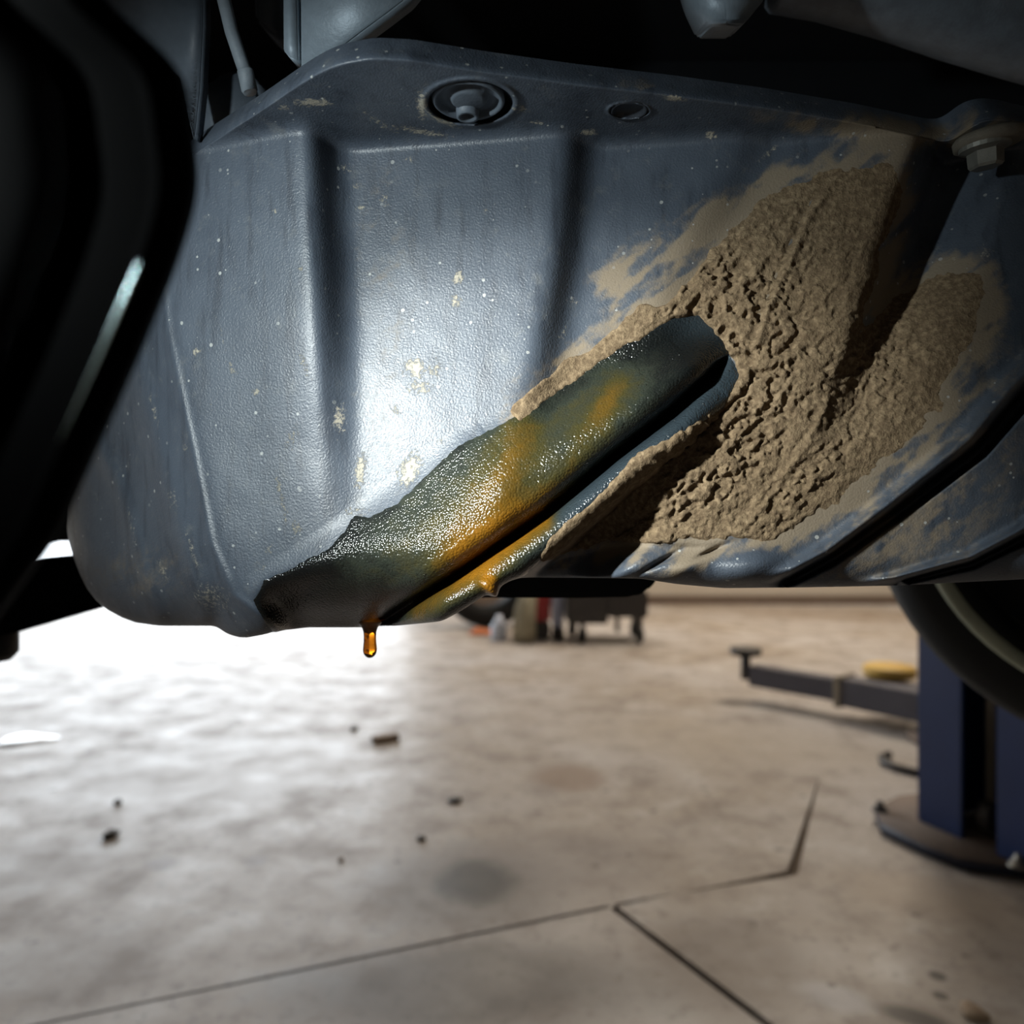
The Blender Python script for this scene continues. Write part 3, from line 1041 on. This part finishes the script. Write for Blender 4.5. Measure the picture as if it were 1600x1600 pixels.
bead_o['label'] = 'bright metal strip added as a highlight streak'

# strips of body and brackets above the tray
def pl(name, px, d, th, m, bev=0.002, lab=None, slope=0.0):
    pts = [P(u, v, d + slope * (u - px[0][0])) for u, v in px]
    o = prism(name, pts, (0, th, 0.25 * th), m, CAR, bev)
    if lab:
        o['label'] = lab
    return o


pl('wheel_arch_liner', [(40, -80), (319, -80), (318, 40), (313, 140), (306, 205), (302, 219), (297, 200), (280, 120), (150, 20)], 0.47, 0.012, M['linerm'], 0.0008,
   'dusty dark wheel arch liner ending in a point')
h1 = tube('breather_hose', [P(340, -60, 0.455), P(350, 0, 0.455), P(362, 50, 0.455), P(376, 92, 0.458), (P(384, 115, 0.46))], 0.0040, M['hose'], CAR)
h1['label'] = 'thin grey rubber hose hanging behind the tray'
tube('hose_sleeve', [P(382, 108, 0.46), P(383, 110, 0.46), P(390, 142, 0.464), P(391, 145, 0.464)], [0.0041, 0.0048, 0.0048, 0.0040], M['hose'], h1)
pl('mount_bracket', [(442, -80), (462, -80), (465, 60), (466, 96), (452, 90), (443, 78)], 0.46, 0.02, M['bracket'], 0.0006, 'narrow strap of grey steel bracket')
pl('bracket_plate', [(469, -80), (700, -80), (640, -5), (605, 22), (560, 55), (525, 82), (490, 104), (470, 110)], 0.46, 0.02, M['bracket'], 0.0012, 'grey steel bracket plate with a slanted lower edge')
pl('hidden_mount', [(392, -80), (445, -80), (445, 60), (420, 52), (398, 30)], 0.56, 0.05, M['linerm'], 0.003)
pl('lower_mount', [(300, 150), (330, 120), (370, 104), (400, 120), (420, 190), (300, 240)], 0.50, 0.05, M['linerm'], 0.004)
# folded bracket hanging over the middle
bm = bmesh.new()
A_ = [P(1068, -60, .47), P(1086, -2, .47), P(1104, 36, .472), P(1112, 40, .478)]
B_ = [P(1128, -60, .455), P(1132, 0, .455), P(1135, 32, .458), P(1137, 40, .462)]
C_ = [P(1215, -60, .475), P(1194, 0, .475), P(1166, 34, .474), P(1156, 40, .478)]
back = Vector((0, 0.03, 0.01))
vA, vB, vC = [[bm.verts.new(p) for p in s_] for s_ in (A_, B_, C_)]
vA2, vC2 = [[bm.verts.new(p + back) for p in s_] for s_ in (A_, C_)]
for s0, s1 in ((vA, vB), (vB, vC), (vC, vC2), (vC2, vA2), (vA2, vA)):
    for k in range(3):
        bm.faces.new((s0[k], s1[k], s1[k + 1], s0[k + 1]))
bm.faces.new((vA[-1], vB[-1], vC[-1], vC2[-1], vA2[-1]))
bm.faces.new((vA[0], vB[0], vC[0], vC2[0], vA2[0]))
bmesh.ops.bevel(bm, geom=bm.edges[:], offset=0.0012, segments=2, affect='EDGES')
o = bm_obj('folded_bracket', bm, M['bracket'], CAR, True)
o['label'] = 'pale folded steel bracket hanging above the tray'
# cast beam at the top right
bm = bmesh.new()
rows = []
for u_, v_ in ((1214, -10), (1222, 0), (1300, 20), (1400, 48), (1500, 78), (1600, 106), (1750, 150)):
    rad = 0.055
    p0 = P(u_, v_, 0.55)
    jit = 0.0015 * math.sin(u_ * 0.05)
    rows.append([bm.verts.new(p0 + Vector((0, -rad * math.sin(a_) * 0.9, rad - rad * math.cos(a_) + jit))) for a_ in np.linspace(-0.6, 2.6, 18)])
for r0, r1 in zip(rows, rows[1:]):
    for k in range(17):
        bm.faces.new((r0[k], r0[k + 1], r1[k + 1], r1[k]))
bm.faces.new(rows[0])
bm.faces.new(rows[-1])
o = bm_obj('cast_beam', bm, M['beam'], CAR, True)
o['label'] = 'speckled grey cast beam across the upper right corner'
# dark beam just below and behind the tray
pts = [P(540, 870, .60), P(1040, 870, .60), P(1030, 905, .60), P(1012, 926, .60), P(990, 934, .60), P(900, 936, .60), P(540, 934, .60)]
o = prism('rear_crossmember', pts, (0, 0.06, 0.004), M['under'], CAR, 0.004)
o['label'] = 'black crossmember behind and below the tray'
# underbody and sills
ub = box('underbody', (0.5, 0.30, 1.50), (4.2, 1.75, 0.12), M['under'], CAR, bev=0.02)
ub['label'] = 'black floor pan of the car'
box('sill', (0.5, 1.13, 1.36), (4.2, 0.09, 0.34), M['under'], CAR, bev=0.02)
box('sill', (0.5, -0.53, 1.36), (4.2, 0.09, 0.34), M['under'], CAR, bev=0.02)
box('engine_cradle', (0.10, 0.80, 1.36), (0.95, 0.10, 0.22), M['under'], CAR, bev=0.02)
box('floor_rail', (-0.60, 1.00, 1.20), (0.50, 0.08, 0.476), M['under'], CAR, bev=0.03)
box('sill_end', (-1.58, 0.30, 1.36), (0.09, 1.75, 0.34), M['under'], CAR, bev=0.02)

# the car's wheel, hanging at the right
wc = P(1812, 772, 0.97)
wax = Vector((-0.62, -0.78, 0.0)).normalized()
ty = lathe('wheel', [(0.225, -0.09), (0.245, -0.100), (0.285, -0.098), (0.312, -0.085), (0.328, -0.060), (0.333, 0.0), (0.328, 0.060), (0.312, 0.085), (0.285, 0.098), (0.245, 0.100), (0.225, 0.09)],
           wc, wax, M['tyre'], CAR, 72, closed=True)
ty['label'] = 'black tyre hanging at the right'
lathe('rim_ring', [(0.262, 0.094), (0.262, 0.106), (0.256, 0.112), (0.246, 0.104), (0.240, 0.090), (0.225, 0.02), (0.222, -0.06)], wc, wax, M['rim'], ty, 72)
lathe('wheel_disc', [(0.225, 0.03), (0.15, 0.045), (0.08, 0.075), (0.0, 0.08)], wc, wax, M['tyre'], ty, 48)
tube('axle', [wc + Vector((0, -0.05, 0)), wc + Vector((-0.02, -0.25, 0.10)), wc + Vector((-0.05, -0.30, 0.36))], 0.028, M['under'], CAR)

# ------------------------------------------------------------------ the hanging oil drop
dd = depth_at(578, 972) - 0.004
px = dd / FPX
prof = []
for v_, r_ in ((966, 24), (972, 20), (976, 15.5), (981, 12.2), (987, 10.2), (994, 9.6), (1002, 9.8), (1009, 10.4), (1014, 10.9), (1018, 10.6), (1022, 9.2), (1025, 7.0), (1027.2, 4.0), (1028, 0)):
    prof.append((r_ * px, (978 - v_) * px))
prof = [(0, prof[0][1])] + prof
o = lathe('oil_drop', prof, P(578, 978, dd), (0, 0, 1), M['drop'], None, 40)
tag(o, 'amber oil drop about to fall from the undertray lip', 'oil drop')

# ------------------------------------------------------------------ lift arm under the car at the left edge
root = empty('steel_support', P(0, 980, 0.82))
tag(root, 'black steel support bar below the car at the left edge', 'support bar')
pts = [P(-160, 1040, .80), P(25, 986, .80), P(170, 944, .80), P(420, 872, .80), P(420, 800, .80), P(120, 866, .80), P(60, 872, .80), P(-160, 930, .80)]
prism('beam', pts, (0, 0.07, 0.0), M['arm'], root, 0.003)
lathe('foot', [(0.0, -0.030), (0.020, -0.030), (0.027, -0.022), (0.027, 0.0), (0.020, 0.012), (0.0, 0.012)], P(-16, 988, .825), (0, 0, 1), M['black'], root, 32)

# ------------------------------------------------------------------ two-post lift at the right
def column(root, org, o_dir, wtot, far, gap, depth, h, full=True):
    o_ = Vector((o_dir[0], o_dir[1], 0)).normalized()
    w_ = Vector((-o_.y, o_.x, 0))
    if w_.y > 0:
        w_ = -w_
    R = Matrix((w_, -o_, Vector((0, 0, 1)))).transposed()
    z0 = 0.035
    zc = z0 + h / 2

    def part(name, a0, a1, b0, b1, m, zz=zc, hh=h, bev=0.004):
        c = Vector(org) + w_ * (a0 + a1) / 2 - o_ * (b0 + b1) / 2
        return box(name, (c.x, c.y, zz), (a1 - a0, b1 - b0, hh), m, root, R, bev)
    part('front_flange', 0, far, 0, 0.012, M['blue'])
    part('front_flange', far + gap, wtot, 0, 0.012, M['blue'])
    part('side_web', 0, 0.012, 0.012, depth, M['blue'])
    part('side_web', wtot - 0.012, wtot, 0.012, depth, M['blue'])
    part('back_web', 0.012, wtot - 0.012, depth - 0.012, depth, M['blue'])
    if full:
        c = Vector(org) + w_ * (far + gap * 0.42) - o_ * 0.07
        tube('lift_cylinder', [Vector((c.x, c.y, 0.16)), Vector((c.x, c.y, 1.9))], 0.019, M['steel'], root)
        c2 = Vector(org) + w_ * (far + gap * 0.30) - o_ * 0.09
        lathe('pulley', [(0.0, -0.018), (0.05, -0.018), (0.055, -0.012), (0.044, 0.0), (0.055, 0.012), (0.05, 0.018), (0.0, 0.018)], (c2.x, c2.y, 0.105), tuple(w_), M['cart'], root, 32)
    return o_, w_


L1 = empty('lift_post', (1.40, 2.4, 0))
tag(L1, 'dark blue steel lift post standing on a bolted plate at the right', 'lift post')
plate = [FL(1366, 1262, .035), FL(1376, 1286, .035), FL(1440, 1318, .035), FL(1500, 1342, .035), FL(1600, 1356, .035), FL(1740, 1358, .035), Vector((1.95, 2.35, .035)), Vector((1.90, 2.75, .035)), Vector((1.32, 2.62, .035))]
o = prism('base_plate', [p - Vector((0, 0, .031)) for p in plate], (0, 0, 0.031), M['dustyplate'], L1, 0.003)
o['label'] = 'dust-covered steel base plate'
o.data.materials.append(M['bluedark'])
for p_ in o.data.polygons:
    if abs(p_.normal.z) < 0.5:
        p_.material_index = 1
column(L1, (1.268, 2.405, 0), (-0.93, -0.36), 0.46, 0.155, 0.105, 0.30, 2.3)
for u_, v_ in ((1372, 1252), (1588, 1338)):
    p = FL(u_ + 3, v_ + 14, .035)
    lathe('anchor_bolt', [(0.0, 0.030), (0.008, 0.030), (0.010, 0.026), (0.010, 0.014), (0.018, 0.014), (0.019, 0.002), (0.026, 0.002), (0.026, -0.002)], p, (0, 0, 1),
          M['cart'] if u_ < 1500 else M['steel'], L1, 12)

L2 = empty('lift_post', (1.9, 3.3, 0))
tag(L2, 'second lift post behind the nearer one, with low grey swing arm', 'lift post')
plate = [Vector((1.72, 3.02, .03)), Vector((1.9, 2.95, .03)), Vector((2.3, 3.2, .03)), Vector((2.2, 3.6, .03)), Vector((1.74, 3.4, .03))]
prism('base_plate', [p - Vector((0, 0, .028)) for p in plate], (0, 0, 0.028), M['dustyplate'], L2, 0.003)
tube('floor_cable', [FL(1500, 1214, .016), FL(1430, 1206, .016), FL(1398, 1198, .016), FL(1380, 1190, .016), FL(1377, 1183, .016), FL(1390, 1178, .016)], 0.014, M['cart'], L2, 12)
column(L2, (1.85, 3.15, 0), (-0.75, 0.2), 0.3, 0.10, 0.10, 0.25, 2.2, False)


def seg_box(name, a, b, w, h, m, par, bev=0.006):
    a, b = Vector(a), Vector(b)
    t = (b - a).normalized()
    s = t.cross(Vector((0, 0, 1))).normalized()
    up = s.cross(t)
    R = Matrix((t, s, up)).transposed()
    c = (a + b) / 2
    return box(name, c, ((b - a).length, w, h), m, par, R, bev)


tip, mid, endp = FL(1165, 1052, .13), FL(1318, 1078, .13), FL(1470, 1108, .13)
sw = seg_box('swing_arm', mid + (tip - mid) * -0.1, tip + (mid - tip) * 0.08, 0.10, 0.105, M['greyarm'], L2)
sw['label'] = 'low grey swing arm of the next lift'
seg_box('arm_sleeve', mid, endp, 0.13, 0.13, M['greyarm'], sw)
seg_box('sleeve_collar', mid + (endp - mid) * -0.03, mid + (endp - mid) * 0.05, 0.15, 0.15, M['steel'], sw)
tp = tip.copy()
tube('pad_screw', [Vector((tp.x, tp.y, 0.10)), Vector((tp.x, tp.y, 0.235))], 0.026, M['cart'], sw)
lathe('lift_pad', [(0.0, 0.0), (0.078, 0.0), (0.083, 0.006), (0.083, 0.030), (0.078, 0.036), (0.0, 0.036)], (tp.x, tp.y, 0.232), (0, 0, 1), M['cart'], sw, 32)
yp = FL(1390, 1056, .20)
o = lathe('yellow_pad', [(0.0, 0.0), (0.115, 0.0), (0.120, 0.008), (0.120, 0.040), (0.112, 0.048), (0.0, 0.048)], (yp.x, yp.y, .20), (0, 0, 1), M['yellow'], L2, 32)
o['label'] = 'yellow pad on the arm'
seg_box('rear_swing_arm', (yp.x - 0.1, yp.y + .03, .13), (2.1, 3.3, .13), 0.10, 0.12, M['greyarm'], L2)

# ------------------------------------------------------------------ things at the back
ct = empty('tool_cart', FL(945, 1006))
tag(ct, 'low dark grey tool cart on castors near the far wall', 'cart')
p0 = FL(945, 1006)
cx, cy = 0.725, p0.y
cwid = 0.62
box('cabinet', (cx - 0.15, cy + 0.2, 0.33), (0.31, 0.42, 0.36), M['cart'], ct, bev=0.012)
box('shelf', (cx + 0.155, cy + 0.2, 0.30), (0.30, 0.42, 0.20), M['cart'], ct, bev=0.010)
box('top_tray', (cx, cy + 0.2, 0.53), (cwid, 0.44, 0.05), M['greyarm'], ct, bev=0.010)
for ox, oy in ((-0.19, 0.03), (0.25, 0.03), (-0.24, 0.37), (0.26, 0.37)):
    cst = tube('castor_fork', [Vector((cx + ox, cy + oy, 0.07)), Vector((cx + ox, cy + oy, 0.21))], 0.022, M['cart'], ct, 12)
    lathe('castor_wheel', [(0.0, -0.018), (0.018, -0.018), (0.020, -0.022), (0.052, -0.020), (0.060, -0.012), (0.060, 0.012), (0.052, 0.020), (0.020, 0.022), (0.018, 0.018), (0.0, 0.018)],
          (cx + ox, cy + oy, 0.06), (0.9, -0.4, 0), M['tyre'], cst, 24)
for ox, oy in ((0.08, 0.03),):
    box('post', (cx + ox, cy + oy + 0.02, 0.28), (0.03, 0.03, 0.40), M['cart'], ct)

# red can, pale jug, cream bag, bottle standing in for a pale reflection, orange chock, spare tyre
p0 = FL(845, 1000)
rc = empty('red_can', p0)
tag(rc, 'red plastic fuel can with a dark foot beside the tool cart', 'can')
box('body', (p0.x, p0.y + .12, 0.33), (0.16, 0.24, 0.42), M['red'], rc, bev=0.03)
box('foot', (p0.x, p0.y + .12, 0.07), (0.15, 0.23, 0.14), M['cart'], rc, bev=0.02)
tube('handle', [Vector((p0.x - .06, p0.y + .12, .53)), Vector((p0.x - .05, p0.y + .12, .60)), Vector((p0.x + .05, p0.y + .12, .60)), Vector((p0.x + .06, p0.y + .12, .53))], 0.015, M['red'], rc, 12)
p0 = FL(873, 998)
jg = empty('pale_jug', p0)
tag(jg, 'pale blue plastic jug between the red can and the cart', 'jug')
lathe('body', [(0.0, 0.10), (0.040, 0.10), (0.045, 0.13), (0.050, 0.24), (0.052, 0.44), (0.04, 0.52), (0.02, 0.55), (0.0, 0.55)], (p0.x - .01, p0.y - .05, 0), (0, 0, 1), M['palejug'], jg, 28)
lathe('stand', [(0.0, 0.0), (0.050, 0.0), (0.050, 0.08), (0.04, 0.10), (0.0, 0.10)], (p0.x - .01, p0.y - .05, 0), (0, 0, 1), M['cart'], jg, 28)
p0 = FL(815, 1006)
bm = bmesh.new()
outl = [(-0.07, 0.0), (0.11, 0.0), (0.11, 0.25), (0.13, 0.45), (0.08, 0.52), (0.00, 0.40), (-0.06, 0.22)]
o = prism('cream_bag', [Vector((p0.x + x, p0.y, 0.002 + z)) for x, z in outl], (0, 0.16, 0), M['cream'], None, 0.025)
tag(o, 'cream canvas bag slumped on the floor left of the red can', 'bag')
p0 = FL(780, 1000)
o = lathe('reflection_bottle', [(0.0, 0.0), (0.058, 0.0), (0.064, 0.01), (0.064, 0.11), (0.03, 0.16), (0.022, 0.19), (0.0, 0.19)], (p0.x, p0.y, 0.001), (0, 0, 1), M['white'], None, 28)  # added bottle shape in place of a pale reflection
tag(o, 'small white bottle added for a pale reflection left of the cream bag', 'bottle')
p0 = FL(750, 993)
o = prism('orange_chock', [Vector((p0.x + x, p0.y, .001 + z)) for x, z in ((-0.10, 0), (0.10, 0), (0.09, 0.03), (-0.04, 0.05))], (0, 0.1, 0), M['orange'], None, 0.006)
tag(o, 'small orange wheel chock lying before the spare tyre', 'chock')
R_ = 0.42
p0 = FL(762, 979)
o = lathe('spare_tyre', [(0.24, -0.10), (0.30, -0.125), (0.37, -0.12), (0.41, -0.085), (0.42, 0.0), (0.41, 0.085), (0.37, 0.12), (0.30, 0.125), (0.24, 0.10)],
          (p0.x, p0.y, R_), (0.25, -1, 0), M['tyre'], None, 64, closed=True)
tag(o, 'black spare tyre standing upright near the open door', 'tyre')

# ------------------------------------------------------------------ litter on the floor
def pebble(name, u, v, ru, h, m, lab, cat, seed, sy=0.8):
    p = FL(u, v)
    r = 0.75 * ru * p.y / FPX
    rs = random.Random(seed)
    bm = bmesh.new()
    bmesh.ops.create_icosphere(bm, subdivisions=2, radius=1.0)
    for w in bm.verts:
        k = 1 + rs.uniform(-.22, .22)
        w.co = Vector((w.co.x * r * k, w.co.y * r * sy * k * 1.6, max(w.co.z, -0.5) * h * k * 0.7))
    zmin = min(w.co.z for w in bm.verts)
    for w in bm.verts:
        w.co += Vector((p.x, p.y, -zmin + 0.0005))
    o = bm_obj(name, bm, m, None, True)
    return tag(o, lab, cat)


pebble('grit_lump', 553, 1141, 8, .014, M['debris'], 'small dark lump of grit left of the brown wood scrap', 'grit', 1)
pebble('grit_lump', 184, 1256, 8, .012, M['debris'], 'small dark lump of grit at the left, above a larger one', 'grit', 2)
pebble('mud_clod', 174, 1308, 15, .018, M['debris'], 'larger dark clod lying alone at the lower left', 'clod', 3)
pebble('grit_lump', 710, 1252, 14, .010, M['debris'], 'flat dark scrap in the middle of the floor', 'grit', 4)
pebble('grit_lump', 658, 1312, 10, .008, M['debris'], 'dull flat lump above the big oil stain', 'grit', 5)
pebble('mud_clod', 1520, 1585, 26, .012, M['wood'], 'brown clod at the lower right corner', 'clod', 6)
pebble('grit_lump', 533, 1345, 6, .008, M['wood'], 'tiny ochre crumb left of the big oil stain', 'grit', 7)
p0, p1 = FL(583, 1161), FL(622, 1155)
o = seg_box('wood_scrap', p0 + Vector((0, 0, .014)), p1 + Vector((0, 0, .014)), 0.05, 0.026, M['wood'], None, 0.004)
tag(o, 'short brown scrap of wood lying on the floor', 'scrap')
p = FL(40, 1157)
bm = bmesh.new()
rs = random.Random(11)
pts = []
for k in range(28):
    a_ = 2 * math.pi * k / 28
    rr_ = 1 + 0.18 * math.sin(3 * a_ + 1) + rs.uniform(-.06, .06)
    pts.append(Vector((p.x + math.cos(a_) * 0.115 * rr_, p.y + math.sin(a_) * 0.10 * rr_, 0.0004)))
o = prism('water_puddle', pts, (0, 0, 0.0016), M['water'], None, 0.0006, 2)
tag(o, 'small bright puddle of water at the left edge', 'puddle')
